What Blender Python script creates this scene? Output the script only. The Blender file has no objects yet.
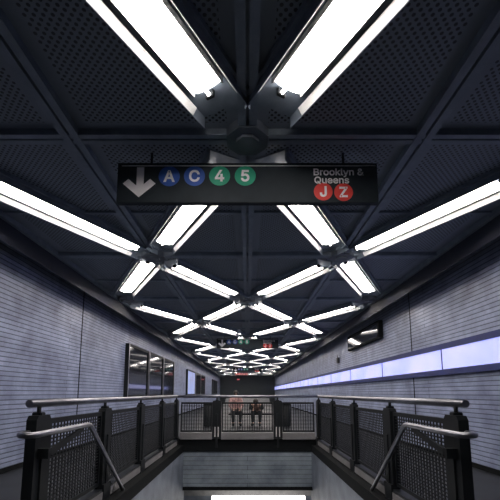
import bpy, bmesh, math, random
from mathutils import Vector, Matrix
random.seed(7)
C = bpy.context.scene.collection
R = math.radians

# ------------------------------------------------------------------ materials
def mat(name, col, rough=.5, metal=0., spec=.5, noise=None, bump=None):
    m = bpy.data.materials.new(name); m.use_nodes = True
    nt = m.node_tree; b = nt.nodes['Principled BSDF']
    b.inputs['Base Color'].default_value = (*col, 1)
    b.inputs['Roughness'].default_value = rough
    b.inputs['Metallic'].default_value = metal
    b.inputs['Specular IOR Level'].default_value = spec
    tc = nt.nodes.new('ShaderNodeTexCoord')
    n = nt.nodes.new('ShaderNodeTexNoise'); n.inputs['Scale'].default_value = (noise or (9, .15))[0]
    n.inputs['Detail'].default_value = 5
    nt.links.new(tc.outputs['Object'], n.inputs['Vector'])
    amt = (noise or (9, .15))[1]
    r = nt.nodes.new('ShaderNodeValToRGB')
    r.color_ramp.elements[0].position = .3; r.color_ramp.elements[1].position = .7
    r.color_ramp.elements[0].color = (*[c * (1 - amt) for c in col], 1)
    r.color_ramp.elements[1].color = (*[min(1, c * (1 + amt)) for c in col], 1)
    nt.links.new(n.outputs['Fac'], r.inputs['Fac'])
    nt.links.new(r.outputs['Color'], b.inputs['Base Color'])
    if bump:
        bp = nt.nodes.new('ShaderNodeBump'); bp.inputs['Strength'].default_value = bump
        bp.inputs['Distance'].default_value = .01
        nt.links.new(n.outputs['Fac'], bp.inputs['Height']); nt.links.new(bp.outputs['Normal'], b.inputs['Normal'])
    return m

def emit(name, col, strength, col2=None, scale=1.0):
    m = bpy.data.materials.new(name); m.use_nodes = True
    nt = m.node_tree; b = nt.nodes['Principled BSDF']
    b.inputs['Base Color'].default_value = (.5, .5, .5, 1)
    b.inputs['Emission Color'].default_value = (*col, 1)
    b.inputs['Emission Strength'].default_value = strength
    if col2:
        tc = nt.nodes.new('ShaderNodeTexCoord')
        n = nt.nodes.new('ShaderNodeTexNoise'); n.inputs['Scale'].default_value = scale; n.inputs['Detail'].default_value = 3
        nt.links.new(tc.outputs['Object'], n.inputs['Vector'])
        r = nt.nodes.new('ShaderNodeValToRGB')
        r.color_ramp.elements[0].position = .35; r.color_ramp.elements[1].position = .68
        r.color_ramp.elements[0].color = (*col, 1); r.color_ramp.elements[1].color = (*col2, 1)
        nt.links.new(n.outputs['Fac'], r.inputs['Fac']); nt.links.new(r.outputs['Color'], b.inputs['Emission Color'])
    return m

def tile_mat(name, c1, c2, mortar, axis, w, h, ms, rough):
    m = bpy.data.materials.new(name); m.use_nodes = True
    nt = m.node_tree; b = nt.nodes['Principled BSDF']; L = nt.links.new
    tc = nt.nodes.new('ShaderNodeTexCoord'); sp = nt.nodes.new('ShaderNodeSeparateXYZ'); cb = nt.nodes.new('ShaderNodeCombineXYZ')
    L(tc.outputs['Object'], sp.inputs[0]); L(sp.outputs[axis], cb.inputs['X']); L(sp.outputs['Z'], cb.inputs['Y'])
    br = nt.nodes.new('ShaderNodeTexBrick')
    br.inputs['Scale'].default_value = 1; br.inputs['Brick Width'].default_value = w; br.inputs['Row Height'].default_value = h
    br.inputs['Mortar Size'].default_value = ms; br.inputs['Mortar Smooth'].default_value = .2
    br.inputs['Color1'].default_value = (*c1, 1); br.inputs['Color2'].default_value = (*c2, 1); br.inputs['Mortar'].default_value = (*mortar, 1)
    L(cb.outputs[0], br.inputs['Vector'])
    n = nt.nodes.new('ShaderNodeTexNoise'); n.inputs['Scale'].default_value = 2.2; n.inputs['Detail'].default_value = 8; n.inputs['Roughness'].default_value = .65
    L(tc.outputs['Object'], n.inputs['Vector'])
    r = nt.nodes.new('ShaderNodeValToRGB'); r.color_ramp.elements[0].position = .3; r.color_ramp.elements[1].position = .7
    r.color_ramp.elements[0].color = (.42, .42, .47, 1); r.color_ramp.elements[1].color = (1, 1, 1, 1)
    L(n.outputs['Fac'], r.inputs['Fac'])
    mx = nt.nodes.new('ShaderNodeMix'); mx.data_type = 'RGBA'; mx.blend_type = 'MULTIPLY'; mx.inputs['Factor'].default_value = 1
    L(br.outputs['Color'], mx.inputs['A']); L(r.outputs['Color'], mx.inputs['B'])
    L(mx.outputs['Result'], b.inputs['Base Color'])
    bp = nt.nodes.new('ShaderNodeBump'); bp.inputs['Strength'].default_value = .5; bp.inputs['Distance'].default_value = .008; bp.invert = True
    L(br.outputs['Fac'], bp.inputs['Height']); L(bp.outputs['Normal'], b.inputs['Normal'])
    b.inputs['Roughness'].default_value = rough
    return m

W, D, A1 = 1.50, 2.72, 2.87          # ceiling lattice: half width, row spacing, first row beyond the viewer
E = 1.12                             # eye height
HC = E + 2.15                        # ceiling height
XE, XW = 3.04, 3.45                  # ceiling edge, wall
YN, YF = -4.0, 46.5

def perf_mat():
    m = bpy.data.materials.new('perforated_steel'); m.use_nodes = True
    nt = m.node_tree; b = nt.nodes['Principled BSDF']; L = nt.links.new
    tc = nt.nodes.new('ShaderNodeTexCoord')
    def vm(op, a, v=None):
        n = nt.nodes.new('ShaderNodeVectorMath'); n.operation = op; L(a, n.inputs[0])
        if v is not None: n.inputs[1].default_value = v
        return n
    def ma(op, a, v=None):
        n = nt.nodes.new('ShaderNodeMath'); n.operation = op; L(a, n.inputs[0])
        if v is not None:
            if isinstance(v, (int, float)): n.inputs[1].default_value = v
            else: L(v, n.inputs[1])
        return n.outputs[0]
    p = .056
    sc = vm('MULTIPLY', tc.outputs['Object'], (1 / p, 1 / p, 0)).outputs[0]
    def grid(off):
        a = vm('ADD', sc, off).outputs[0]; f = vm('FRACTION', a).outputs[0]; s = vm('SUBTRACT', f, (.5, .5, 0)).outputs[0]
        return vm('LENGTH', s).outputs['Value']
    d = ma('MINIMUM', grid((100, 100, 0)), grid((100.5, 100.5, 0)))
    hole = ma('LESS_THAN', d, .215)
    s = nt.nodes.new('ShaderNodeSeparateXYZ'); L(tc.outputs['Object'], s.inputs[0])
    def clear(out, off, step, width):
        t = ma('ADD', out, off); t = ma('DIVIDE', t, step); t = ma('FRACT', t); t = ma('SUBTRACT', t, .5); t = ma('ABSOLUTE', t)
        return ma('LESS_THAN', t, .5 - width / step)
    hole = ma('MULTIPLY', hole, clear(s.outputs['X'], 10 * W, W, .17))
    hole = ma('MULTIPLY', hole, clear(s.outputs['Y'], 10 * D - A1, D, .13))
    mx = nt.nodes.new('ShaderNodeMix'); mx.data_type = 'RGBA'
    L(hole, mx.inputs['Factor']); mx.inputs['A'].default_value = (.19, .225, .27, 1); mx.inputs['B'].default_value = (.012, .014, .018, 1)
    L(mx.outputs['Result'], b.inputs['Base Color']); b.inputs['Roughness'].default_value = .55
    return m

M = dict(
    tile_side=tile_mat('glazed_brick', (.35, .41, .58), (.43, .49, .68), (.10, .12, .19), 'Y', 7.0, .068, .0085, .36),
    tile_well=tile_mat('stairwell_tile', (.30, .36, .40), (.34, .40, .44), (.10, .12, .15), 'X', 7, .105, .006, .4),
    stone=mat('stairwell_stone', (.20, .23, .28), .55, noise=(3, .25)),
    perf=perf_mat(),
    shade_plate=mat('shade_plate_paint', (.012, .016, .034), .6),
    beam=mat('beam_paint', (.19, .23, .28), .5),
    dark=mat('dark_steel', (.009, .011, .013), .55, spec=.22),
    hub=mat('hub_paint', (.10, .12, .15), .5),
    black=mat('black_steel', (.006, .007, .008), .8, spec=.12),
    plenum=mat('plenum_black', (.01, .01, .012), .9),
    floor=mat('floor_terrazzo', (.020, .023, .028), .45, spec=.22, noise=(2.2, .35)),
    kerb=mat('kerb_concrete', (.20, .195, .20), .8, noise=(4, .2)),
    steel=mat('brushed_steel', (.30, .30, .33), .33, 1.0),
    white=mat('white_enamel', (.9, .88, .86), .4),
    tube=emit('lamp_tube', (1, .95, .92), 30),
    lens=emit('lamp_diffuser', (1, .92, .87), 14.5),
    strip=emit('panel_glow', (.25, .33, 1.0), 1.0, (.52, .52, 1.0), .8),
    navy=mat('navy_paint', (.012, .022, .13), .5),
    glass=mat('dark_glass', (.02, .022, .03), .06, spec=.9),
    bluelit=emit('blue_poster_glow', (.05, .12, .5), .6, (.15, .33, .9), 1.5),
    lowlit=emit('white_panel_glow', (1, .96, .92), 2.2),
    alu=mat('aluminium', (.5, .5, .53), .35, .9),
    enamel=mat('sign_black', (.014, .022, .029), .6, spec=.25),
    signwhite=mat('sign_white', (.95, .93, .96), .5, noise=(9, .03)),
    sblue=mat('sign_blue', (.02, .09, .42), .5, noise=(9, .05)),
    sgreen=mat('sign_green', (.0, .30, .17), .5, noise=(9, .05)),
    sred=mat('sign_red', (.75, .045, .035), .5, noise=(9, .05)),
    red=emit('red_glow', (1, .05, .08), .7),
    endwall=mat('end_wall', (.014, .02, .022), .7),
    pale=mat('pale_concrete', (.3, .3, .3), .6),
    pink=mat('plaid_shirt', (.38, .23, .22), .9, noise=(14, .5)),
    trousers=mat('dark_cloth', (.015, .016, .02), .9),
    jacket=mat('black_jacket', (.014, .016, .019), .85),
    skin=mat('skin', (.5, .30, .22), .6),
    hair=mat('hair', (.02, .014, .01), .6),
    device=mat('grey_plastic', (.06, .06, .07), .5),
)

# ------------------------------------------------------------------ mesh helpers
class MB:
    def __init__(s): s.bm = bmesh.new()
    def box(s, x0, x1, y0, y1, z0, z1, bev=0):
        g = bmesh.ops.create_cube(s.bm, size=1)['verts']
        for v in g:
            v.co = Vector((x0 + (v.co.x + .5) * (x1 - x0), y0 + (v.co.y + .5) * (y1 - y0), z0 + (v.co.z + .5) * (z1 - z0)))
        if bev:
            es = {e for v in g for e in v.link_edges}
            bmesh.ops.bevel(s.bm, geom=list(es), offset=bev, segments=2, affect='EDGES')
        return s
    def bar(s, p, q, w, h, up=(0, 0, 1)):
        p, q = Vector(p), Vector(q); d = (q - p).normalized(); up = Vector(up)
        a = d.cross(up)
        if a.length < 1e-5: a = d.cross(Vector((1, 0, 0)))
        a.normalize(); b = a.cross(d)
        vs = []
        for c in (p, q):
            for i, j in ((-1, -1), (1, -1), (1, 1), (-1, 1)):
                vs.append(s.bm.verts.new(c + a * i * w / 2 + b * j * h / 2))
        for f in ((0, 1, 2, 3), (7, 6, 5, 4), (0, 4, 5, 1), (1, 5, 6, 2), (2, 6, 7, 3), (3, 7, 4, 0)):
            s.bm.faces.new([vs[i] for i in f])
        return s
    def tube(s, pts, r, n=12, cap=True):
        pts = [Vector(p) for p in pts]; rings = []
        rr = r if isinstance(r, (list, tuple)) else [r] * len(pts)
        ref = None
        for i, p in enumerate(pts):
            d = (pts[min(i + 1, len(pts) - 1)] - pts[max(i - 1, 0)]).normalized()
            if ref is None:
                ref = Vector((0, 0, 1)) if abs(d.z) < .9 else Vector((1, 0, 0))
            a = (ref - d * ref.dot(d)).normalized(); ref = a; b = d.cross(a)
            rings.append([s.bm.verts.new(p + (a * math.cos(2 * math.pi * k / n) + b * math.sin(2 * math.pi * k / n)) * rr[i]) for k in range(n)])
        for A, B in zip(rings, rings[1:]):
            for k in range(n):
                f = s.bm.faces.new((A[k], A[(k + 1) % n], B[(k + 1) % n], B[k])); f.smooth = True
        if cap:
            s.bm.faces.new(rings[0][::-1]); s.bm.faces.new(rings[-1])
        return s
    def prism(s, pts, a, b, axis='y'):
        def P(u, v, w):
            return {'y': (u, w, v), 'z': (u, v, w), 'x': (w, u, v)}[axis]
        A = [s.bm.verts.new(P(u, v, a)) for u, v in pts]; B = [s.bm.verts.new(P(u, v, b)) for u, v in pts]
        n = len(pts)
        s.bm.faces.new(A); s.bm.faces.new(B[::-1])
        for k in range(n): s.bm.faces.new((A[k], B[k], B[(k + 1) % n], A[(k + 1) % n]))
        return s
    def sphere(s, c, r, sc=(1, 1, 1)):
        g = bmesh.ops.create_uvsphere(s.bm, u_segments=20, v_segments=12, radius=r)['verts']
        for v in g: v.co = Vector((v.co.x * sc[0], v.co.y * sc[1], v.co.z * sc[2])) + Vector(c)
        for f in s.bm.faces: f.smooth = True
        return s
    def build(s, name, m, parent=None, loc=(0, 0, 0)):
        bmesh.ops.recalc_face_normals(s.bm, faces=s.bm.faces[:])
        me = bpy.data.meshes.new(name); s.bm.to_mesh(me); s.bm.free()
        me.materials.append(m)
        o = bpy.data.objects.new(name, me); C.objects.link(o); o.location = loc
        if parent: o.parent = parent
        return o

def thing(name, label, cat, loc=(0, 0, 0), rz=0, group=None):
    o = bpy.data.objects.new(name, None); C.objects.link(o); o.empty_display_size = .1
    o.location = loc; o.rotation_euler = (0, 0, rz); o['label'] = label; o['category'] = cat
    if group: o['group'] = group
    return o
def struct(o):
    o['kind'] = 'structure'; return o
def copy_tree(o, parent=None, **kw):
    c = o.copy(); C.objects.link(c); c.parent = parent
    for k, v in kw.items():
        if k == 'loc': c.location = v
        elif k == 'rz': c.rotation_euler = (0, 0, v)
        else: c[k] = v
    for ch in list(o.children): copy_tree(ch, c)
    return c

# ------------------------------------------------------------------ setting
m = MB()
XI, YS, YB = 1.57, 3.95, 9.22        # stairwell opening
XO = 1.70
m.box(-XW, -XO, YN, YF, -.3, 0); m.box(XO, XW, YN, YF, -.3, 0)
m.box(-XO, XO, YN, YS, -.3, 0); m.box(-XO, XO, YB, YF, -.3, 0)
struct(m.build('floor', M['floor']))
struct(MB().box(-XW - .2, -XW, YN, YF, 0, HC + 1).build('wall_left', M['tile_side']))
struct(MB().box(XW, XW + .2, YN, YF, 0, HC + 1).build('wall_right', M['tile_side']))
struct(MB().box(-XW, XW, YF - .2, YF, 0, HC + 1).build('wall_far', M['endwall']))
struct(MB().box(-XW, XW, YN - .2, YN, 0, HC + 1).build('wall_near', M['endwall']))
struct(MB().box(-XW, XW, YN, YF, HC + 1, HC + 1.2).build('ceiling_slab', M['plenum']))
struct(MB().box(-XW, -XW + .015, YN, YF, 0, .07).build('baseboard_left', M['black']))
struct(MB().box(XW - .015, XW, YN, YF, 0, .07).build('baseboard_right', M['black']))
ceil = struct(MB().box(-XE, XE, YN, YF - .2, HC + .06, HC + .08).build('ceiling', M['perf']))
tn = [0]
def trim(mb, mt):
    tn[0] += 1; return struct(mb.build('trim_%d' % tn[0], mt))
# longitudinal beams: pairs of rails with a slot between
for x in (-W, 0, W):
    m = MB()
    m.box(x - .075, x - .012, YN, YF - .2, HC - .005, HC + .06).box(x + .012, x + .075, YN, YF - .2, HC - .005, HC + .06)
    m.box(x - .012, x + .012, YN, YF - .2, HC + .045, HC + .06)
    trim(m, M['beam'])
for sx in (-1, 1):                   # edge beams, with added shade plates below
    a, b = sorted((sx * (XE - .05), sx * XE))
    trim(MB().box(a, b, YN, YF - .2, HC - .015, HC + .12), M['beam'])
    a, b = sorted((sx * XE, sx * (XE + .015)))
    trim(MB().box(a, b, YN, YF - .2, HC - .27, HC + .12), M['shade_plate'])  # dark plate added to make the shaded band along the wall top
rows = [A1 + D * k for k in range(-1, 16)]
for y in rows:
    trim(MB().box(-XE + .05, XE - .05, y - .06, y - .01, HC + .002, HC + .06).box(-XE + .05, XE - .05, y + .01, y + .06, HC + .002, HC + .06), M['beam'])
for k, y in enumerate(rows[:-1]):
    trim(MB().box(-XE + .05, XE - .05, y + D / 2 - .02, y + D / 2 + .02, HC + .03, HC + .06), M['beam'])
# wall expansion joints
trim(MB().box(-XW, -XW + .006, 7.48, 7.51, .07, HC + .9), M['black'])
trim(MB().box(XW - .006, XW, 7.59, 7.62, .07, HC + .9), M['black'])
# hubs where the lattice lines meet
hub0 = None
for k, y in enumerate(rows):
    for x in ((-2 * W, 0, 2 * W) if k % 2 else (-W, W)):
        if hub0 is None:
            pts = [(math.cos(R(22.5 + 45 * i)) * .19, math.sin(R(22.5 + 45 * i)) * .19) for i in range(8)]
            pts2 = [(u * .55, v * .55) for u, v in pts]
            hub0 = MB().prism(pts, HC - .02, HC + .06, 'z').prism(pts2, HC - .045, HC - .02, 'z').build('ceiling_hub', M['hub'], ceil)
            h = hub0
        else:
            h = hub0.copy(); C.objects.link(h); h.parent = ceil
        h.location = (x if abs(x) < 2 * W else math.copysign(XE - .21, x), y, 0)

# stairwell
m = MB()
m.box(-XO, -XI, YS, YB, -.31, -.14).box(XI, XO, YS, YB, -.31, -.14).box(-XO, XO, YB - .03, YB + .05, -.30, .006)
m.box(-XO, -XO + .004, YS, YB, -.14, -.12).box(XO - .004, XO, YS, YB, -.14, -.12)
trim(m, M['black'])
struct(MB().box(-XI - .2, -XI - .001, YS - .3, YB + .2, -3.4, -.29).build('wall_stair_left', M['stone']))
struct(MB().box(XI + .001, XI + .2, YS - .3, YB + .2, -3.4, -.29).build('wall_stair_right', M['stone']))
struct(MB().box(-XI, XI, YB, YB + .2, -1.13, -.30).build('wall_stair_far', M['tile_well']))
trim(MB().box(-XI, XI, YB - .02, YB + .22, -1.21, -1.13), M['black'])
m = MB()
for i in range(17):
    m.box(-XI, XI, YS + .24 * i, YS + .24 * (i + 1) + .02, -3.4, -.195 * (i + 1))
struct(m.build('stairs', M['stone']))
struct(MB().box(-2.6, 2.6, YS + .24 * 17, 13, -3.6, -3.4).build('floor_lower', M['floor']))
struct(MB().box(-2.6, 2.6, 12.8, 13, -3.4, -1.0).build('wall_lower_far', M['stone']))
struct(MB().box(-2.8, -2.6, YB, 13, -3.4, -1.0).build('wall_lower_left', M['stone']))
struct(MB().box(2.6, 2.8, YB, 13, -3.4, -1.0).build('wall_lower_right', M['stone']))
struct(MB().box(-2.6, 2.6, YB + .2, 13, -1.15, -1.0).build('ceiling_lower', M['plenum']))
t = thing('light_panel', 'bright white lit panel low beyond the bottom of the stairwell', 'light', (.32, 11.2, -3.4))
MB().box(-1.40, 1.40, 0, .12, .55, .66, .01).build('panel_case', M['alu'], t)
MB().box(-1.38, 1.38, .01, .11, .66, 1.515, .01).build('diffuser', M['lowlit'], t)
for x in (-1.1, 1.1): MB().box(x - .04, x + .04, .02, .10, 0, .55).build('leg', M['alu'], t)
trim(MB().box(-2.6, 2.6, 12.0, 12.12, -2.08, -1.92), M['pale'])

# far steps in front of the end wall
struct(MB().box(-2.6, 2.6, 43.0, YF - .2, 0, .16).box(-2.6, 2.6, 43.6, YF - .2, .16, .32).box(-2.6, 2.6, 44.2, YF - .2, .32, .48).build('floor_step_far', M['pale']))

# ------------------------------------------------------------------ fluorescent fixtures
SEG = math.hypot(W, D)
def make_light():
    t = thing('ceiling_light', '', 'light')
    hl = SEG / 2 - .34
    m = MB()
    for s in (-1, 1):
        a, b = sorted((s * .248, s * .258)); m.box(-hl, hl, a, b, -.05, .06)
        a, b = sorted((s * .258, s * .29)); m.box(-hl, hl, a, b, .02, .06)
    m.box(-hl, hl, -.248, .248, .05, .06)
    m.build('housing', M['beam'], t)
    for s in (-1, 1):
        MB().prism([(s * .247, -.046), (s * .205, .004), (s * .209, .008), (s * .2475, -.036)], -1.06, 1.06, 'x').build('side_reflector', M['white'], t)
    MB().box(-.97, .97, -.152, .152, .03, .05).box(-.97, .97, -.152, -.148, .004, .03).box(-.97, .97, .148, .152, .004, .03).build('reflector', M['white'], t)
    n = 8; pts = []
    for i in range(n + 1):
        a = math.pi * i / n; pts.append((-.146 * math.cos(a), .024 - .030 * math.sin(a)))
    MB().prism(pts, -.95, .95, 'x').build('diffuser', M['lens'], t)
    MB().tube([(-1.0, .02, .006), (1.0, .02, .006)], .014, 10).build('tube', M['tube'], t)
    for s in (-1, 1):
        a, b = sorted((s * 1.0, s * 1.03))
        MB().box(a, b, -.02, .06, -.012, .045, .004).build('lamp_socket', M['dark'], t)
    return t
light0 = make_light(); light0.scale = (1, .82, 1)
ORD = ['first', 'second', 'third', 'fourth', 'fifth', 'sixth', 'seventh', 'eighth', 'ninth', 'tenth']
first = True
for k in range(1, 17):               # interval between row k-1 and row k of lattice nodes
    y0 = rows[k - 1]; y1 = y0 + D
    if y1 > YF - .5: break
    # row index parity: odd index -> nodes at 0, +-2W
    odd0 = (k - 1) % 2 == 1
    for side in (-1, 1):
        for inner in (True, False):
            if inner: xa, xb = (0, side * W) if odd0 else (side * W, 0)
            else: xa, xb = (side * 2 * W, side * W) if odd0 else (side * W, side * 2 * W)
            if k == 1 : 
                if not inner: continue
            sd = 'left' if side < 0 else 'right'
            far = k > 9
            grp = None
            if k == 1:
                lab = 'big fluorescent ceiling light overhead in front of the hanging sign, %s of the centre beam' % sd
            elif not far:
                lab = 'fluorescent ceiling light %s, %s zigzag row past the nearest sign' % (
                    ('just %s of the centre beam' % sd) if inner else ('by the %s wall' % sd), ORD[k - 2])
            else:
                lab = 'tiny far fluorescent ceiling light in the last rows before the dark end wall'
            grp = 'fluorescent lights in the far ceiling rows' if far else 'fluorescent lights of the zigzag ceiling grid'
            xm = (xa + xb) / 2; ym = (y0 + y1) / 2
            sh = .06 + (.12 if (not inner and abs(xb) > abs(xa)) else 0)      # lamps sit a little off the middle of their bay
            ux, uy = (xb - xa) / SEG, D / SEG; xm -= ux * sh; ym -= uy * sh
            xm += .10 * (uy if ux > 0 else -uy); ym -= .10 * abs(ux)
            sd = 'left' if side < 0 else 'right'
            far = k > 9
            grp = None
            if k == 1:
                lab = 'big fluorescent ceiling light overhead in front of the hanging sign, %s of the centre beam' % sd
            elif not far:
                lab = 'fluorescent ceiling light %s, %s zigzag row past the nearest sign' % (
                    ('just %s of the centre beam' % sd) if inner else ('by the %s wall' % sd), ORD[k - 2])
            else:
                lab = 'tiny far fluorescent ceiling light in the last rows before the dark end wall'
            grp = 'fluorescent lights in the far ceiling rows' if far else 'fluorescent lights of the zigzag ceiling grid'
            xm = (xa + xb) / 2; ym = (y0 + y1) / 2
            if not inner:                # the outer ones stop short of the ceiling edge
                oy = y0 if abs(xa) > abs(xb) else y1; xm -= side * .10; ym += .18 * (1 if oy == y0 else -1)
            rz = math.atan2(D, xb - xa)
            if first:
                o = light0; first = False
                o.location = (xm, ym, HC); o.rotation_euler = (0, 0, rz)
            else:
                o = copy_tree(light0, loc=(xm, ym, HC), rz=rz)
            o['label'] = lab; o['group'] = grp

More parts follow.
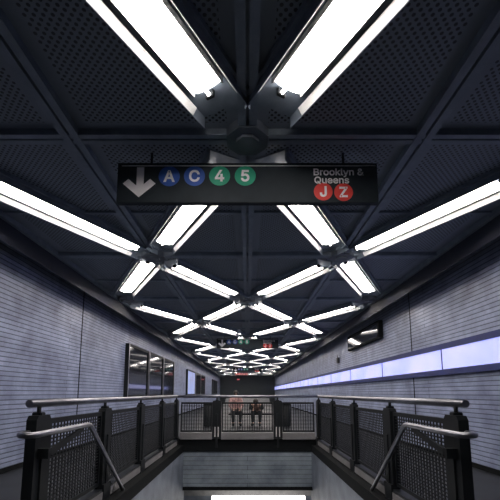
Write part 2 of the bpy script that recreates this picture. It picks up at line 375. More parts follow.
# ------------------------------------------------------------------ hanging signs
GLYPHS = {"A":[[[16,0],[201,509],[276,509],[463,0],[395,0],[287,302],[280,323],[272,346],[264,372],[255,402],[244,438],[232,478],[245,478],[233,437],[222,402],[213,371],[204,345],[197,322],[191,302],[85,0]],[[110,142],[110,199],[370,199],[370,142]]],"C":[[[267,-7],[225,-3],[186,7],[150,25],[119,49],[92,79],[70,115],[53,157],[44,203],[40,254],[44,305],[53,352],[70,393],[92,429],[119,459],[150,484],[186,501],[225,512],[267,516],[293,514],[317,511],[340,504],[362,496],[383,485],[402,471],[419,456],[435,438],[448,418],[459,397],[467,373],[473,348],[408,348],[404,365],[397,380],[389,395],[380,407],[369,418],[357,428],[344,437],[330,444],[315,449],[300,453],[284,455],[267,456],[237,453],[209,445],[184,432],[161,414],[141,391],[125,364],[113,332],[106,295],[103,254],[106,213],[113,177],[125,145],[141,117],[161,94],[184,76],[210,63],[237,56],[267,53],[284,54],[300,56],[315,60],[330,65],[344,72],[357,81],[369,90],[380,102],[389,114],[397,128],[404,144],[408,160],[473,160],[467,135],[459,112],[448,91],[435,71],[420,53],[402,38],[383,24],[363,13],[341,5],[317,-2],[293,-6]]],"4":[[[40,105],[40,158],[247,509],[311,509],[109,166],[109,163],[413,163],[413,105]],[[282,0],[282,121],[282,146],[282,318],[343,318],[343,0]]],"5":[[[221,-7],[192,-5],[165,1],[140,11],[118,25],[99,41],[83,60],[71,82],[63,105],[60,130],[122,130],[125,115],[130,102],[138,89],[148,78],[160,68],[173,60],[188,54],[204,51],[221,50],[241,51],[259,56],[276,64],[291,75],[304,89],[314,104],[322,122],[326,141],[328,162],[326,183],[321,203],[314,221],[303,237],[290,251],[275,262],[257,270],[238,275],[218,277],[201,276],[184,273],[167,268],[152,262],[139,255],[128,246],[67,253],[96,509],[366,509],[366,452],[151,452],[134,301],[136,301],[148,311],[162,318],[178,325],[194,330],[212,333],[229,334],[252,332],[274,328],[294,321],[313,311],[330,299],[345,285],[358,269],[370,251],[379,231],[386,210],[390,187],[391,163],[388,132],[381,102],[369,76],[352,52],[332,32],[309,15],[282,3],[253,-4]]],"J":[[[185,-7],[143,-2],[106,11],[75,33],[52,63],[38,100],[33,145],[33,173],[98,173],[98,145],[100,117],[108,93],[122,74],[139,61],[160,53],[185,50],[209,53],[230,61],[248,74],[261,93],[269,117],[272,145],[272,509],[336,509],[336,145],[332,100],[318,63],[294,33],[263,11],[227,-2]]],"Z":[[[42,0],[42,46],[273,385],[284,400],[295,415],[306,431],[318,446],[329,461],[341,476],[348,454],[327,453],[306,453],[285,452],[265,452],[244,452],[223,452],[40,452],[40,509],[397,509],[397,462],[169,129],[157,113],[146,97],[134,81],[97,33],[90,54],[111,55],[131,56],[152,57],[173,57],[193,57],[214,57],[399,57],[399,0]]],"Brooklyn &":[[[60,0],[60,509],[241,509],[274,507],[304,501],[329,491],[350,477],[367,461],[381,442],[390,421],[396,398],[398,374],[397,353],[393,336],[387,320],[378,307],[368,295],[356,286],[343,278],[329,272],[315,267],[315,262],[331,260],[347,254],[363,245],[378,234],[391,220],[402,203],[411,184],[416,161],[418,136],[416,111],[410,88],[400,67],[386,48],[368,31],[344,18],[317,8],[284,2],[247,0]],[[125,57],[245,57],[281,60],[309,67],[330,80],[344,96],[353,115],[355,137],[354,153],[350,169],[342,184],[333,197],[320,209],[306,218],[289,225],[269,229],[248,231],[125,231]],[[125,285],[238,285],[256,287],[273,290],[288,296],[302,304],[314,314],[323,326],[330,340],[335,355],[336,372],[333,393],[326,412],[313,429],[294,442],[270,449],[240,452],[125,452]],[[509,0],[509,379],[568,379],[568,321],[572,321],[580,339],[593,354],[609,367],[627,377],[647,383],[669,385],[685,384],[700,384],[700,322],[686,324],[679,325],[671,326],[663,326],[646,324],[630,321],[615,315],[602,306],[591,296],[582,284],[575,269],[571,254],[570,237],[570,0]],[[922,-8],[890,-5],[859,3],[832,16],[808,35],[788,58],[771,85],[759,116],[752,150],[749,187],[752,225],[759,260],[771,291],[788,318],[808,341],[832,360],[859,374],[890,382],[922,384],[956,382],[986,374],[1014,360],[1038,341],[1058,318],[1075,291],[1087,260],[1094,225],[1096,187],[1094,150],[1087,116],[1075,85],[1058,58],[1038,35],[1014,16],[986,3],[956,-5]],[[922,46],[946,49],[967,55],[985,66],[1001,80],[1013,97],[1022,117],[1029,139],[1033,163],[1034,187],[1033,212],[1029,236],[1022,258],[1013,278],[1001,296],[985,310],[967,321],[946,328],[922,330],[899,328],[878,321],[860,310],[845,296],[833,278],[824,258],[817,236],[813,212],[812,187],[813,163],[817,139],[824,117],[833,97],[845,80],[860,66],[878,55],[899,49]],[[1338,-8],[1305,-5],[1275,3],[1247,16],[1223,35],[1203,58],[1186,85],[1174,116],[1167,150],[1165,187],[1167,225],[1174,260],[1186,291],[1203,318],[1223,341],[1247,360],[1275,374],[1305,382],[1338,384],[1371,382],[1401,374],[1429,360],[1453,341],[1473,318],[1490,291],[1502,260],[1509,225],[1511,187],[1509,150],[1502,116],[1490,85],[1473,58],[1453,35],[1429,16],[1401,3],[1371,-5]],[[1338,46],[1362,49],[1383,55],[1401,66],[1416,80],[1428,97],[1438,117],[1444,139],[1448,163],[1450,187],[1448,212],[1444,236],[1438,258],[1428,278],[1416,296],[1401,310],[1383,321],[1362,328],[1338,330],[1314,328],[1293,321],[1276,310],[1261,296],[1248,278],[1239,258],[1232,236],[1228,212],[1227,187],[1228,163],[1232,139],[1239,117],[1248,97],[1261,80],[1276,66],[1293,55],[1314,49]],[[1656,137],[1656,212],[1666,212],[1830,379],[1906,379],[1730,199],[1723,199]],[[1598,0],[1598,509],[1659,509],[1659,0]],[[1840,0],[1693,186],[1737,229],[1918,0]],[[2066,-2],[2039,0],[2017,8],[2000,20],[1988,37],[1981,59],[1979,84],[1979,509],[2040,509],[2040,99],[2041,83],[2043,71],[2046,62],[2052,57],[2061,53],[2072,52],[2087,53],[2096,54],[2107,3],[2088,-1],[2080,-2],[2073,-2]],[[2163,-139],[2177,-86],[2187,-87],[2198,-89],[2209,-90],[2219,-89],[2229,-86],[2237,-81],[2246,-74],[2253,-64],[2260,-51],[2266,-36],[2278,-1],[2133,379],[2200,379],[2281,155],[2289,132],[2296,109],[2302,87],[2308,64],[2314,42],[2321,21],[2299,21],[2305,42],[2312,64],[2318,87],[2324,110],[2332,132],[2339,155],[2421,379],[2487,379],[2320,-58],[2311,-77],[2302,-93],[2292,-107],[2281,-119],[2268,-128],[2255,-136],[2240,-141],[2224,-144],[2207,-145],[2197,-145],[2188,-144],[2180,-143],[2173,-142],[2167,-140]],[[2618,227],[2618,0],[2557,0],[2557,379],[2616,379],[2617,287],[2607,287],[2620,319],[2637,344],[2657,362],[2679,374],[2705,382],[2732,384],[2757,383],[2779,377],[2800,369],[2818,356],[2833,340],[2845,321],[2854,298],[2860,271],[2862,240],[2862,0],[2801,0],[2801,235],[2798,263],[2790,286],[2778,304],[2760,318],[2739,326],[2715,329],[2697,328],[2681,324],[2665,317],[2652,308],[2640,297],[2631,283],[2624,266],[2620,248]],[[3299,-7],[3267,-5],[3238,1],[3212,12],[3190,26],[3171,42],[3156,62],[3145,84],[3138,108],[3136,133],[3138,154],[3142,173],[3150,189],[3160,205],[3172,220],[3187,235],[3204,249],[3222,264],[3242,279],[3318,335],[3325,340],[3332,346],[3339,352],[3345,359],[3351,367],[3357,375],[3361,384],[3363,394],[3364,405],[3362,420],[3357,434],[3348,445],[3335,454],[3321,459],[3304,461],[3291,460],[3280,457],[3270,453],[3261,447],[3253,440],[3247,431],[3243,421],[3240,411],[3239,399],[3240,386],[3243,375],[3247,363],[3254,352],[3261,340],[3271,327],[3281,314],[3293,300],[3306,284],[3540,0],[3466,0],[3273,231],[3223,293],[3210,310],[3199,327],[3189,344],[3183,361],[3179,379],[3178,398],[3179,420],[3184,440],[3193,458],[3205,474],[3219,488],[3236,499],[3256,507],[3278,512],[3302,513],[3326,512],[3348,507],[3368,499],[3385,488],[3399,475],[3411,459],[3419,442],[3424,424],[3426,404],[3425,389],[3422,375],[3417,362],[3411,349],[3403,336],[3393,325],[3383,314],[3371,303],[3358,293],[3256,217],[3238,202],[3223,188],[3212,174],[3205,161],[3200,146],[3199,131],[3200,115],[3205,101],[3211,87],[3221,76],[3232,66],[3245,57],[3260,51],[3277,48],[3295,46],[3315,48],[3334,52],[3353,59],[3371,69],[3388,81],[3403,95],[3417,112],[3429,131],[3438,151],[3445,174],[3450,198],[3451,224],[3510,224],[3508,194],[3505,167],[3499,144],[3491,124],[3482,107],[3473,92],[3463,80],[3455,70],[3447,62],[3435,47],[3417,30],[3397,17],[3373,7],[3348,-1],[3324,-5]]],"Queens":[[[245,159],[313,159],[369,85],[384,65],[468,-48],[401,-48],[346,27],[331,46]],[[267,-7],[225,-3],[186,7],[150,25],[119,49],[92,79],[70,115],[53,157],[44,203],[40,254],[44,305],[53,352],[70,393],[92,429],[119,459],[150,484],[186,501],[225,512],[267,516],[309,512],[348,501],[384,484],[415,459],[442,429],[464,393],[480,352],[490,305],[493,254],[490,203],[480,157],[464,115],[442,79],[415,49],[384,25],[348,7],[309,-3]],[[267,53],[296,55],[324,63],[349,76],[372,94],[392,116],[408,144],[420,176],[428,213],[430,254],[428,295],[420,332],[408,365],[392,392],[372,415],[349,433],[324,446],[296,453],[267,456],[237,453],[210,445],[184,433],[161,415],[142,392],[125,364],[113,332],[106,295],[103,254],[106,213],[113,176],[125,144],[142,117],[161,94],[184,76],[210,63],[237,55]],[[716,-5],[691,-3],[669,2],[648,11],[630,23],[615,39],[602,59],[593,82],[588,109],[586,139],[586,379],[647,379],[647,144],[650,117],[657,94],[670,75],[688,61],[709,53],[733,50],[751,51],[767,55],[782,62],[796,71],[807,83],[817,97],[824,113],[828,132],[829,153],[829,379],[890,379],[890,0],[831,0],[831,92],[841,92],[827,60],[810,35],[790,17],[768,5],[743,-3]],[[1155,-8],[1120,-5],[1089,3],[1060,16],[1036,35],[1015,58],[999,85],[987,116],[980,150],[977,187],[980,224],[987,258],[999,290],[1015,317],[1035,340],[1058,359],[1086,373],[1116,382],[1149,384],[1169,383],[1189,380],[1209,374],[1228,366],[1246,355],[1263,341],[1277,324],[1290,305],[1300,282],[1308,256],[1313,227],[1314,194],[1314,169],[1018,169],[1018,221],[1281,221],[1253,202],[1252,226],[1248,248],[1241,269],[1232,286],[1220,301],[1206,314],[1189,323],[1170,328],[1149,330],[1127,328],[1107,323],[1090,313],[1075,301],[1062,286],[1052,270],[1045,251],[1041,231],[1039,211],[1039,178],[1041,151],[1046,127],[1054,106],[1065,88],[1078,73],[1094,61],[1113,53],[1133,48],[1156,46],[1170,47],[1184,49],[1197,53],[1209,58],[1219,65],[1229,73],[1237,82],[1244,93],[1249,105],[1308,91],[1301,72],[1291,55],[1278,39],[1263,26],[1246,14],[1226,4],[1204,-3],[1181,-7]],[[1559,-8],[1524,-5],[1492,3],[1464,16],[1440,35],[1419,58],[1403,85],[1391,116],[1384,150],[1381,187],[1384,224],[1391,258],[1403,290],[1419,317],[1438,340],[1462,359],[1489,373],[1519,382],[1552,384],[1573,383],[1593,380],[1613,374],[1632,366],[1650,355],[1666,341],[1681,324],[1694,305],[1704,282],[1712,256],[1717,227],[1718,194],[1718,169],[1422,169],[1422,221],[1685,221],[1657,202],[1656,226],[1652,248],[1645,269],[1636,286],[1624,301],[1610,314],[1593,323],[1574,328],[1552,330],[1531,328],[1511,323],[1494,313],[1479,301],[1466,286],[1456,270],[1449,251],[1445,231],[1443,211],[1443,178],[1445,151],[1450,127],[1458,106],[1469,88],[1482,73],[1498,61],[1517,53],[1537,48],[1560,46],[1574,47],[1588,49],[1601,53],[1613,58],[1623,65],[1633,73],[1641,82],[1648,93],[1653,105],[1712,91],[1705,72],[1695,55],[1682,39],[1667,26],[1649,14],[1630,4],[1608,-3],[1585,-7]],[[1865,227],[1865,0],[1804,0],[1804,379],[1863,379],[1863,287],[1854,287],[1867,319],[1883,344],[1903,362],[1926,374],[1951,382],[1978,384],[2003,383],[2026,377],[2046,369],[2064,356],[2079,340],[2092,321],[2101,298],[2106,271],[2108,240],[2108,0],[2047,0],[2047,235],[2045,263],[2037,286],[2024,304],[2007,318],[1986,326],[1961,329],[1943,328],[1927,324],[1912,317],[1898,308],[1887,297],[1877,283],[1870,266],[1866,248]],[[2343,-8],[2318,-7],[2294,-3],[2273,3],[2254,12],[2237,24],[2223,38],[2211,54],[2202,73],[2196,94],[2255,107],[2261,87],[2271,72],[2285,60],[2301,52],[2320,47],[2342,45],[2367,47],[2388,53],[2405,62],[2418,74],[2426,88],[2429,103],[2427,115],[2423,126],[2415,136],[2404,144],[2390,150],[2373,155],[2310,170],[2279,180],[2253,192],[2233,208],[2219,227],[2210,249],[2208,274],[2210,295],[2216,314],[2226,332],[2240,347],[2256,360],[2276,370],[2298,378],[2322,383],[2348,384],[2373,383],[2395,379],[2415,372],[2432,363],[2447,352],[2460,339],[2470,324],[2479,308],[2485,290],[2429,277],[2423,291],[2414,304],[2403,316],[2389,325],[2371,331],[2348,333],[2327,331],[2308,326],[2292,317],[2279,305],[2272,292],[2269,277],[2271,264],[2276,253],[2285,243],[2297,235],[2313,229],[2333,223],[2390,209],[2422,200],[2447,187],[2467,171],[2481,153],[2489,131],[2492,107],[2490,85],[2484,65],[2473,47],[2459,31],[2441,18],[2421,6],[2397,-2],[2371,-7]]]}
OFFS = 1
def area(c): return sum(c[i - 1][0] * c[i][1] - c[i][0] * c[i - 1][1] for i in range(len(c))) / 2
def inside(p, c):
    r = False
    for i in range(len(c)):
        (x1, y1), (x2, y2) = c[i - 1], c[i]
        if (y1 > p[1]) != (y2 > p[1]) and p[0] < (x2 - x1) * (p[1] - y1) / (y2 - y1) + x1: r = not r
    return r
def text_mesh(s, size, off, align):
    cs = GLYPHS[s]; big = max(cs, key=lambda c: abs(area(c))); sg = area(big) > 0
    outers = [c for c in cs if (area(c) > 0) == sg]; holes = [c for c in cs if (area(c) > 0) != sg]
    bm = bmesh.new()
    for o in outers:
        cu = bpy.data.curves.new('t', 'CURVE'); cu.dimensions = '2D'; cu.fill_mode = 'BOTH'; cu.extrude = .001; cu.offset = OFFS * off
        for c in [o] + [h for h in holes if inside(h[0], o)]:
            sp = cu.splines.new('POLY'); sp.points.add(len(c) - 1); sp.use_cyclic_u = True
            for p, (x, y) in zip(sp.points, c): p.co = (x / 1000 * size, y / 1000 * size, 0, 1)
        ob = bpy.data.objects.new('t', cu); C.objects.link(ob); bpy.context.view_layer.update()
        me = bpy.data.meshes.new_from_object(ob.evaluated_get(bpy.context.evaluated_depsgraph_get()))
        bm.from_mesh(me); bpy.data.objects.remove(ob); bpy.data.curves.remove(cu)
    me = bpy.data.meshes.new('t'); bm.to_mesh(me); bm.free()
    xs = [v.co.x for v in me.vertices]
    x0 = min(xs) if align == 'LEFT' else (min(xs) + max(xs)) / 2
    for v in me.vertices: v.co.x -= x0
    return me
def text_obj(name, s, size, x, z, y, mt, parent, off=0., width=None, align='CENTER'):
    me = text_mesh(s, size, off, align)
    xs = [v.co.x for v in me.vertices]; w = max(xs) - min(xs)
    k = width / w if width else 1
    for v in me.vertices: v.co = Vector((v.co.x * k, v.co.z, v.co.y))
    me.materials.clear(); me.materials.append(mt)
    o = bpy.data.objects.new(name, me); C.objects.link(o); o.parent = parent; o.location = (x, y, z)
    return o
q = .00901; px = 1 / 109.9
def SX(x): return (x - 247.5) * px
def SZ(y): return E + (393 - y) * q
def make_sign():
    t = thing('hanging_sign', 'nearest long black hanging sign with white arrow and coloured route bullets', 'sign', (0, 3.1, 0), group='black direction signs hung from the ceiling')
    zt, zb = SZ(160.5), SZ(203.5)
    MB().box(SX(117), SX(378), 0, .06, zb, zt, .004).build('sign_panel', M['enamel'], t)
    MB().box(SX(121), SX(376.5), -.003, 0, SZ(164.4), SZ(163.7)).build('white_line', M['signwhite'], t)
    P = [(136.4, 165.8), (143.6, 165.8), (143.6, 184.2), (150, 178.4), (155.6, 183.4), (139.2, 198), (122.8, 183.4), (128.2, 178.4), (136.4, 185.6)]
    MB().prism([(SX(x), SZ(y)) for x, y in P], -.003, .001, 'y').build('arrow', M['signwhite'], t)
    def bullet(ch, x, y, r, mt):
        m = MB(); pts = [(SX(x) + r * math.cos(2 * math.pi * i / 40), SZ(y) + r * math.sin(2 * math.pi * i / 40)) for i in range(40)]
        b = m.prism(pts, -.003, .001, 'y').build('route_bullet', mt, t)
        text_obj('letter', ch, .205 * r / .096, SX(x), SZ(y) - .052 * r / .096, -.0045, M['signwhite'], b, off=.0045)
        return b
    bullet('A', 169.0, 175.5, .096, M['sblue']); bullet('C', 194.3, 175.2, .096, M['sblue'])
    bullet('4', 219.5, 175, .096, M['sgreen']); bullet('5', 245.2, 175, .096, M['sgreen'])
    text_obj('lettering', 'Brooklyn &', .122, SX(313.8), SZ(174.2), -.0025, M['signwhite'], t, off=.0021, width=50.5 * px, align='LEFT')
    text_obj('lettering', 'Queens', .122, SX(314.4), SZ(183), -.0025, M['signwhite'], t, off=.0021, width=34.8 * px, align='LEFT')
    bullet('J', 323, 192, .085, M['sred']); bullet('Z', 343.2, 192.6, .085, M['sred'])
    for x in (150, 345):
        MB().tube([(SX(x), .03, zt - .01), (SX(x), .03, HC + .07)], .012, 8).build('hanger', M['dark'], t)
    return t
s1 = make_sign()
copy_tree(s1, loc=(0, 3.1 + 4 * D, 0), label='second hanging sign down the corridor, its white arrow showing among the lights')
copy_tree(s1, loc=(0, 3.1 + 10 * D, 0), label='small far hanging sign close to the dark end wall')
t = thing('led_sign', 'red glowing sign strip hung below the farthest hanging sign', 'sign', (-.5, 31.2, 2.62))
MB().box(-.55, .55, 0, .1, -.02, .22, .005).build('sign_case', M['dark'], t)
m = MB()
for i in range(22):
    for j in range(5):
        if random.random() < .75: m.box(-.52 + i * .047, -.49 + i * .047, -.01, 0, .02 + j * .035, .045 + j * .035)
m.build('lamp_dots', M['red'], t)
for x in (-.4, .4): MB().tube([(x, .05, .2), (x, .05, HC + .07 - 2.62)], .012, 8).build('hanger', M['dark'], t)
t = thing('exit_light', 'small red light high on the dark end wall', 'light', (-1.15, YF - .31, 2.7))
MB().box(-.2, .2, 0, .115, 0, .22, .01).build('case', M['dark'], t)
MB().box(-.16, .16, -.012, 0, .04, .18).build('red_lens', M['red'], t)
t = thing('ceiling_dome', 'small pale dome fitting on the ceiling just before the second hanging sign', 'dome', (-.34, 12.7, HC))
MB().tube([(0, 0, .05), (0, 0, -.02)], .09, 20).build('base', M['white'], t)
MB().sphere((0, 0, -.03), .075).build('dome', M['white'], t)

# ------------------------------------------------------------------ lit panels along the right wall
PW = 2.85; z0, z1 = E + .41, E + .752
y = 6.38 - PW
for k in range(15):
    far = k > 7
    lab = ['lit blue-white wall panel nearest the viewer, cut by the right edge of the photo'] + \
          ['lit blue-white wall panel on the right wall, %s from the nearest' % o for o in ORD[1:8]]
    t = thing('light_panel', lab[k] if not far else 'far lit blue panel near the end of the right wall strip', 'light panel', (XW, y + PW * k + PW / 2, z0),
              group='far lit panels of the right wall strip' if far else 'lit panels along the right wall')
    if k == 0:
        h = z1 - z0
        parts = [MB().box(-.06, 0, -PW / 2 + .002, PW / 2 - .002, -.10, -.004).box(-.06, 0, -PW / 2 + .002, PW / 2 - .002, h + .004, h + .10)
                 .box(-.046, 0, -PW / 2 + .002, -PW / 2 + .014, -.004, h + .004).box(-.046, 0, PW / 2 - .014, PW / 2 - .002, -.004, h + .004).build('frame', M['navy'], t),
                 MB().box(-.04, 0, -PW / 2 + .014, PW / 2 - .014, -.004, h + .004).build('diffuser', M['strip'], t)]
    else:
        for p in parts:
            c = p.copy(); C.objects.link(c); c.parent = t

# ------------------------------------------------------------------ poster cases on the left wall
def poster(ya, yb, zb, zt, label, glass, group):
    t = thing('poster_case', label, 'poster case', (-XW, (ya + yb) / 2, zb), group=group)
    w = (yb - ya) / 2 - .02; h = zt - zb; f = .07; d = .11
    m = MB().box(0, d, -w, -w + f, 0, h).box(0, d, w - f, w, 0, h).box(0, d, -w + f, w - f, 0, f).box(0, d, -w + f, w - f, h - f, h)
    m.build('frame', M['dark'], t)
    for a, b in ((-w, -w + .025), (w - .025, w)): MB().box(d, d + .01, a, b, 0, h).build('edge_strip', M['alu'], t)
    MB().box(.0, d - .03, -w + f, w - f, f, h - f).build('glass', M[glass], t)
G = 'dark poster cases on the left wall'
poster(10.22, 12.37, 1.0, 2.52, 'nearest dark glass poster case on the left tiled wall', 'glass', G)
poster(12.42, 14.52, 1.0, 2.52, 'dark glass poster case, middle one of the three close together on the left wall', 'glass', G)
poster(14.57, 16.70, 1.0, 2.52, 'dark glass poster case, farthest of the three close together on the left wall', 'glass', G)
poster(20.5, 23.6, 1.0, 2.45, 'glowing blue poster case farther along the left wall', 'bluelit', G)
poster(23.7, 26.2, 1.0, 2.45, 'dark poster case right after the glowing blue one on the left wall', 'glass', G)
poster(26.3, 29.0, 1.0, 2.45, 'dark poster case, second after the glowing blue one on the left wall', 'glass', G)
poster(35.4, 41.0, 1.0, 2.45, 'long dark poster case near the far end of the left wall', 'glass', G)

# dark display and small device on the right wall
t = thing('wall_display', 'wide shallow black glass display mounted high on the right wall', 'display', (XW, 10.6, E + 1.38))
MB().box(-.12, 0, -1.45, 1.45, 0, .47, .01).build('case', M['black'], t)
MB().box(-.128, -.12, -1.38, 1.38, .05, .42).build('screen', M['glass'], t)
t = thing('wall_device', 'small dark box on the right wall above the lit strip', 'box', (XW, 13.7, E + 1.12))
MB().box(-.09, 0, -.09, .09, 0, .2, .015).build('case', M['device'], t)
MB().tube([(-.05, 0, .2), (-.05, 0, .3)], .015, 8).build('stem', M['device'], t)

# ------------------------------------------------------------------ railings
XR = 1.76; ZR = 1.035                # railing line, rail centre height
PY = [3.13, 4.575, 6.10, 7.625, 9.15]
# a post in a frame where u runs along the fence, v across it (local x = u, local y = v)
m = MB()
pts = [(-.11, .30), (.11, .30), (.11, .90), (.085, .935), (-.085, .935), (-.11, .90)]
m.prism(pts, -.03, .03, 'y')
m.box(-.11, -.055, -.03, .03, .06, .30).box(.055, .11, -.03, .03, .06, .30)
m.box(-.025, .025, -.055, -.03, -.20, .62)
m.box(-.11, .11, -.03, .03, .02, .06)
ms_ = MB().prism([(-.11, -.14), (.11, -.14), (.11, .90), (.085, .935), (-.085, .935), (-.11, .90)], -.05, .035, 'y').box(-.11, .11, -.075, -.05, -.14, .05).box(-.025, .025, -.065, -.05, .05, .62)
side0 = ms_.build('post', M['dark']); SIDE = side0.data; bpy.data.objects.remove(side0)
post0 = m.build('post', M['dark'])
POST = post0.data
PIN = MB().tube([(0, 0, .93), (0, 0, ZR - .02)], .017, 10).box(-.035, .035, -.04, .04, .90, .96, .006).build('rail_pin', M['dark']); PIND = PIN.data
bpy.data.objects.remove(post0); bpy.data.objects.remove(PIN)
def mesh_panel(w, zb):
    m = MB(); zt = .895
    m.box(-w / 2, w / 2, -.018, .018, zb, zb + .04).box(-w / 2, w / 2, -.018, .018, zt - .045, zt)
    m.box(-w / 2, -w / 2 + .03, -.018, .018, zb, zt).box(w / 2 - .03, w / 2, -.018, .018, zb, zt)
    fr = m.build('panel_frame', M['dark']).data
    m = MB()
    n = int((w - .06) / .058)
    for i in range(1, n):
        u = -w / 2 + .03 + (w - .06) * i / n; h_ = .007 if zb > .1 else .011; m.box(u - h_, u + h_, -.003, .003, zb + .04, zt - .045)
    k = int((zt - zb - .085) / .033)
    for j in range(1, k):
        z = zb + .04 + (zt - zb - .085) * j / k; m.box(-w / 2 + .03, w / 2 - .03, -.005, -.001, z - .006, z + .006)
    ms = m.build('wire_mesh', M['dark']).data
    for o in [o for o in C.objects if o.data in (fr, ms)]: bpy.data.objects.remove(o)
    return fr, ms
PANELS = {}
def add(name, data, parent, loc, rz):
    o = bpy.data.objects.new(name, data); C.objects.link(o); o.parent = parent; o.location = loc; o.rotation_euler = (0, 0, rz); return o
KERBS = {}
def fence(root, pts, rz, posts, zb):
    d = Vector((math.cos(rz), math.sin(rz), 0))
    for i, p in enumerate(pts):
        if i in posts:
            po = add('post', POST if zb > .1 else SIDE, root, (p[0], p[1], 0), rz); add('rail_pin', PIND, root, (p[0], p[1], 0), rz)
    for p, q in zip(pts, pts[1:]):
        L = math.hypot(q[0] - p[0], q[1] - p[1]); w = round(L - .24, 3)
        if w not in PANELS:
            PANELS[w] = mesh_panel(w, zb)
            kb = (MB().box(-w / 2 - .01, w / 2 + .01, -.06, .09, 0, .155, .006) if zb > .1 else
                  MB().box(-w / 2 - .01, w / 2 + .01, -.066, -.06, -.12, -.03)).build('kerb', M['kerb']); KERBS[w] = kb.data; bpy.data.objects.remove(kb)
        c = ((p[0] + q[0]) / 2, (p[1] + q[1]) / 2, 0)
        f = add('panel_frame', PANELS[w][0], root, c, rz); g = add('wire_mesh', PANELS[w][1], f, (0, 0, 0), 0)
        add('kerb', KERBS[w], root, c, rz)
def rail_tube(root, a, b):
    MB().tube([a, b], .031, 16).build('top_rail', M['steel'], root)
for s, nm in ((-1, 'left'), (1, 'right')):
    t = thing('railing', 'dark mesh railing with steel top rail along the %s side of the stairwell' % nm, 'railing', (0, 0, 0))
    # local -y of the post must face the stairwell
    rz = R(90) if s < 0 else R(-90)
    rz = R(-90) if s > 0 else R(90)
    fence(t, [(s * XR, y) for y in PY], rz, range(5), .04)
    rail_tube(t, (s * XR, 2.98, ZR), (s * XR, 9.19, ZR))
t = thing('railing', 'dark mesh railing with steel top rail across the back of the stairwell', 'railing', (0, 0, 0))
XB = [-1.76, -.755, .745, 1.76]
fence(t, [(x, 9.15) for x in XB], 0, (1, 2), .175)
rail_tube(t, (-1.73, 9.15, ZR), (1.73, 9.15, ZR))

def arc(c, r, a0, a1, n, f):
    return [f(c, r, R(a0 + (a1 - a0) * i / n)) for i in range(n + 1)]
for s, nm in ((-1, 'left'), (1, 'right')):
    t = thing('stair_handrail', 'steel stair handrail with curled end at the %s near post, sloping down into the stairwell' % nm, 'handrail', (0, 0, 0))
    xi, zh = 1.63, .80
    pts = [(s * 1.755, 2.99, zh), (s * 1.755, 2.90, zh)]
    for i in range(1, 9):
        a = math.pi * i / 8; pts.append((s * (1.6925 + .0625 * math.cos(a)), 2.90 - .0625 * math.sin(a), zh))
    pts += [(s * xi, 3.2, zh), (s * xi, 3.80, zh), (s * xi, 3.86, zh - .012), (s * xi, 3.91, zh - .045)]
    y = 3.91; pts += [(s * xi, y + 3.6, zh - .045 - 3.6 * .83)]
    MB().tube(pts, .024, 14).build('rail_tube', M['steel'], t)
    m = MB()
    P = [(3.08, .60), (3.10, .66), (3.62, .775), (3.70, .775), (3.66, .74)]
    a, b = sorted((s * 1.62, s * 1.645)); m.prism(P, a, b, 'x')
    a, b = sorted((s * 1.62, s * 1.74)); m.box(a, b, 3.06, 3.11, .59, .67)
    m.build('bracket', M['dark'], t)
    m = MB()
    for yy in (5.0, 6.4):
        zz = zh - .045 - (yy - 3.91) * .83
        a, b = sorted((s * 1.565, s * xi)) if xi < 1.565 else sorted((s * 1.57, s * xi))
        m.box(a, b, yy - .015, yy + .015, zz - .03, zz)
    m.build('wall_bracket', M['dark'], t)

# ------------------------------------------------------------------ things behind the back railing
def skin(name, chains, mt, parent, sub=2):
    bm = bmesh.new(); sl = bm.verts.layers.skin.verify(); made = {}
    for ch in chains:
        prev = None
        for (p, r) in ch:
            k = tuple(round(c, 4) for c in p)
            v = made.get(k)
            if v is None:
                v = bm.verts.new(p); made[k] = v
                rr = r if isinstance(r, tuple) else (r, r)
                v[sl].radius = rr
            if prev is not None and prev != v and not bm.edges.get((prev, v)): bm.edges.new((prev, v))
            prev = v
    list(bm.verts)[0][sl].use_root = True
    me = bpy.data.meshes.new(name); bm.to_mesh(me); bm.free()
    o = bpy.data.objects.new(name, me); C.objects.link(o)
    o.modifiers.new('s', 'SKIN').use_smooth_shade = True
    o.modifiers.new('u', 'SUBSURF').levels = sub
    bpy.context.view_layer.update(); dg = bpy.context.evaluated_depsgraph_get()
    me2 = bpy.data.meshes.new_from_object(o.evaluated_get(dg)); bpy.data.objects.remove(o)
    me2.materials.clear(); me2.materials.append(mt)
    for p in me2.polygons: p.use_smooth = True
    o = bpy.data.objects.new(name, me2); C.objects.link(o); o.parent = parent
    return o

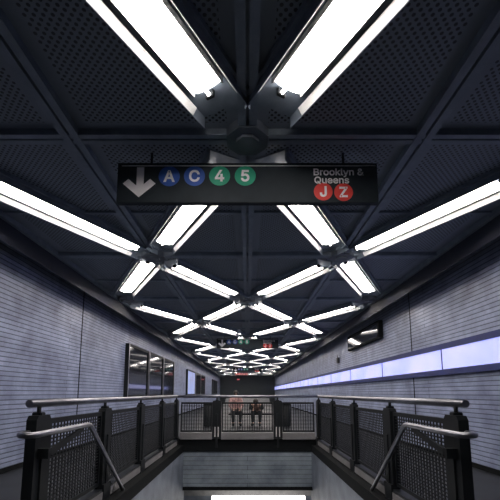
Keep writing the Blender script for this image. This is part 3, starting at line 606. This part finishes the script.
def person(label, loc, rz, lean, shirt, dx=0):
    t = thing('person', label, 'person', loc, rz); t.scale = (.93, .93, .93)
    def L(p):                                    # lean the upper body forward (towards -y) about the hips
        x, y, z = p
        zz = z - .52; a = R(lean)
        return (x, y - zz * math.sin(a), .52 + zz * math.cos(a)) if z > .53 else p
    hip = (0, 0, .52); belly = L((0, 0, .68)); chest = L((0, 0, .90)); neck = L((0, 0, 1.06)); head = L((0, -.02, 1.18)); top = L((0, -.02, 1.25))
    chains = [[(hip, (.15, .11)), (belly, (.14, .10)), (chest, (.16, .11)), (neck, .055), (L((0, -.01, 1.12)), .065), (head, .09), (top, .07)]]
    arms, legs = [], []
    for s in (-1, 1):
        sh = L((s * .19, 0, .99)); el = (s * .25, chest[1] - .10, .72 if lean < 20 else .62); wr = (s * .12, -.34, .60); 
        arms.append([(chest, (.16, .11)), (sh, .062), (el, .045), (wr, .034)])
        hand = [(wr, .034), (wr[:1] + (wr[1] - .06, wr[2] - .02), .036)]
        chains.append(arms[-1]); chains.append(hand)
        pr = hand[-1][0]
        for f, ln in zip((-.03, -.01, .01, .03), (.07, .085, .08, .06)):
            chains.append([(pr, .036), ((pr[0] + f, pr[1] - ln * .6, pr[2] - .012), .010), ((pr[0] + f, pr[1] - ln, pr[2] - .04), .008)])
        kn = (s * .14, -.46, .52); an = (s * .13, -.42, .09); toe = (s * .15, -.60, .045)
        legs.append([(hip, (.15, .11)), ((s * .10, -.06, .52), .095), (kn, .068), (an, .045)])
        chains.append(legs[-1]); chains.append([(an, .045), ((s * .13, -.44, .05), .045), (toe, .035)])
    skin('body', chains, M['skin'], t)
    g = lambda ch, k: [(p, tuple(a * k for a in r) if isinstance(r, tuple) else r * k) for p, r in ch]
    skin('jacket', [g(chains[0][:3] + [(L((0, 0, 1.02)), .075)], 1.12)] + [g(a, 1.2) for a in arms], M[shirt], t)
    skin('trousers', [g([(hip, (.16, .12)), (L((0, 0, .60)), (.155, .115))], 1.08)] + [g(a, 1.15) for a in legs], M['trousers'], t)
    for s in (-1, 1):
        skin('shoe', [[((s * .13, -.38, .05), .052), ((s * .135, -.48, .05), .054), ((s * .15, -.62, .04), .04)]], M['black'], t)
    c = Vector(head)
    MB().sphere((c.x, c.y + .025, c.z + .025), .108, (.95, 1.0, 1.05)).build('hair', M['hair'], t)
    m = MB()
    f = Matrix.Rotation(R(lean), 4, 'X')
    MB().sphere((c.x, c.y - .098, c.z - .012), .016, (1, 1.2, 1.4)).build('nose', M['skin'], t)
    m.sphere((c.x - .033, c.y - .085, c.z + .012), .010).sphere((c.x + .033, c.y - .085, c.z + .012), .010)
    m.build('eyes', M['black'], t)
    return t
YB2 = 13.3
t = thing('bench', 'long low dark bench behind the back railing with two people on it', 'bench', (.28, YB2, 0))
MB().box(-.95, .95, -.2, .2, .34, .40, .01).build('seat', M['black'], t)
for x in (-.8, .8):
    MB().box(x - .03, x + .03, -.17, .17, 0, .34).build('leg', M['black'], t)
person('person in a pink plaid shirt sitting upright on the bench behind the back railing', (-.42, YB2 - .02, -.0), R(6), 4, 'pink')
person('person in black hunched forward on the bench behind the back railing', (.36, YB2 - .02, -.0), R(-8), 58, 'jacket')
def bin_(x, label):
    t = thing('waste_bin', label, 'bin', (x, 12.6, 0), group='dark waste bins behind the back railing')
    MB().tube([(0, 0, 0), (0, 0, .03), (0, 0, .70)], [.155, .165, .18], 20).build('body', M['dark'], t)
    MB().tube([(0, 0, .70), (0, 0, .76), (0, 0, .80)], [.185, .185, .12], 20).build('lid', M['black'], t)
bin_(-1.32, 'dark waste bin behind the back railing, at the bench end by the left wall side')
bin_(1.30, 'dark waste bin behind the back railing, at the bench end by the lit blue strip')

# ------------------------------------------------------------------ world, camera
w = bpy.data.worlds.new('World'); bpy.context.scene.world = w; w.use_nodes = True
w.node_tree.nodes['Background'].inputs['Color'].default_value = (.02, .03, .05, 1)
w.node_tree.nodes['Background'].inputs['Strength'].default_value = .2
cam = bpy.data.cameras.new('camera'); co = bpy.data.objects.new('camera', cam); C.objects.link(co)
th = R(7.6); F = 365
co.location = (0, 0, E); co.rotation_euler = (R(90) + th, 0, 0)
cam.sensor_width = 36; cam.lens = F / 500 * 36
cam.shift_x = (250 - 247.5) / 500
cam.shift_y = (393 - F * math.tan(th) - 250) / 500
cam.clip_start = .05; cam.clip_end = 200
vol = w.node_tree.nodes.new('ShaderNodeVolumeScatter'); vol.inputs['Density'].default_value = .0006; vol.inputs['Anisotropy'].default_value = .3
vol.inputs['Color'].default_value = (.75, .88, 1, 1)
w.node_tree.links.new(vol.outputs[0], w.node_tree.nodes['World Output'].inputs['Volume'])
sc = bpy.context.scene; sc.camera = co
sc.view_settings.view_transform = 'Standard'; sc.view_settings.look = 'None'
sc.view_settings.exposure = 0; sc.view_settings.gamma = 1; sc.view_settings.use_curve_mapping = False
sc.cycles.use_denoising = True
sc.cycles.max_bounces = 8
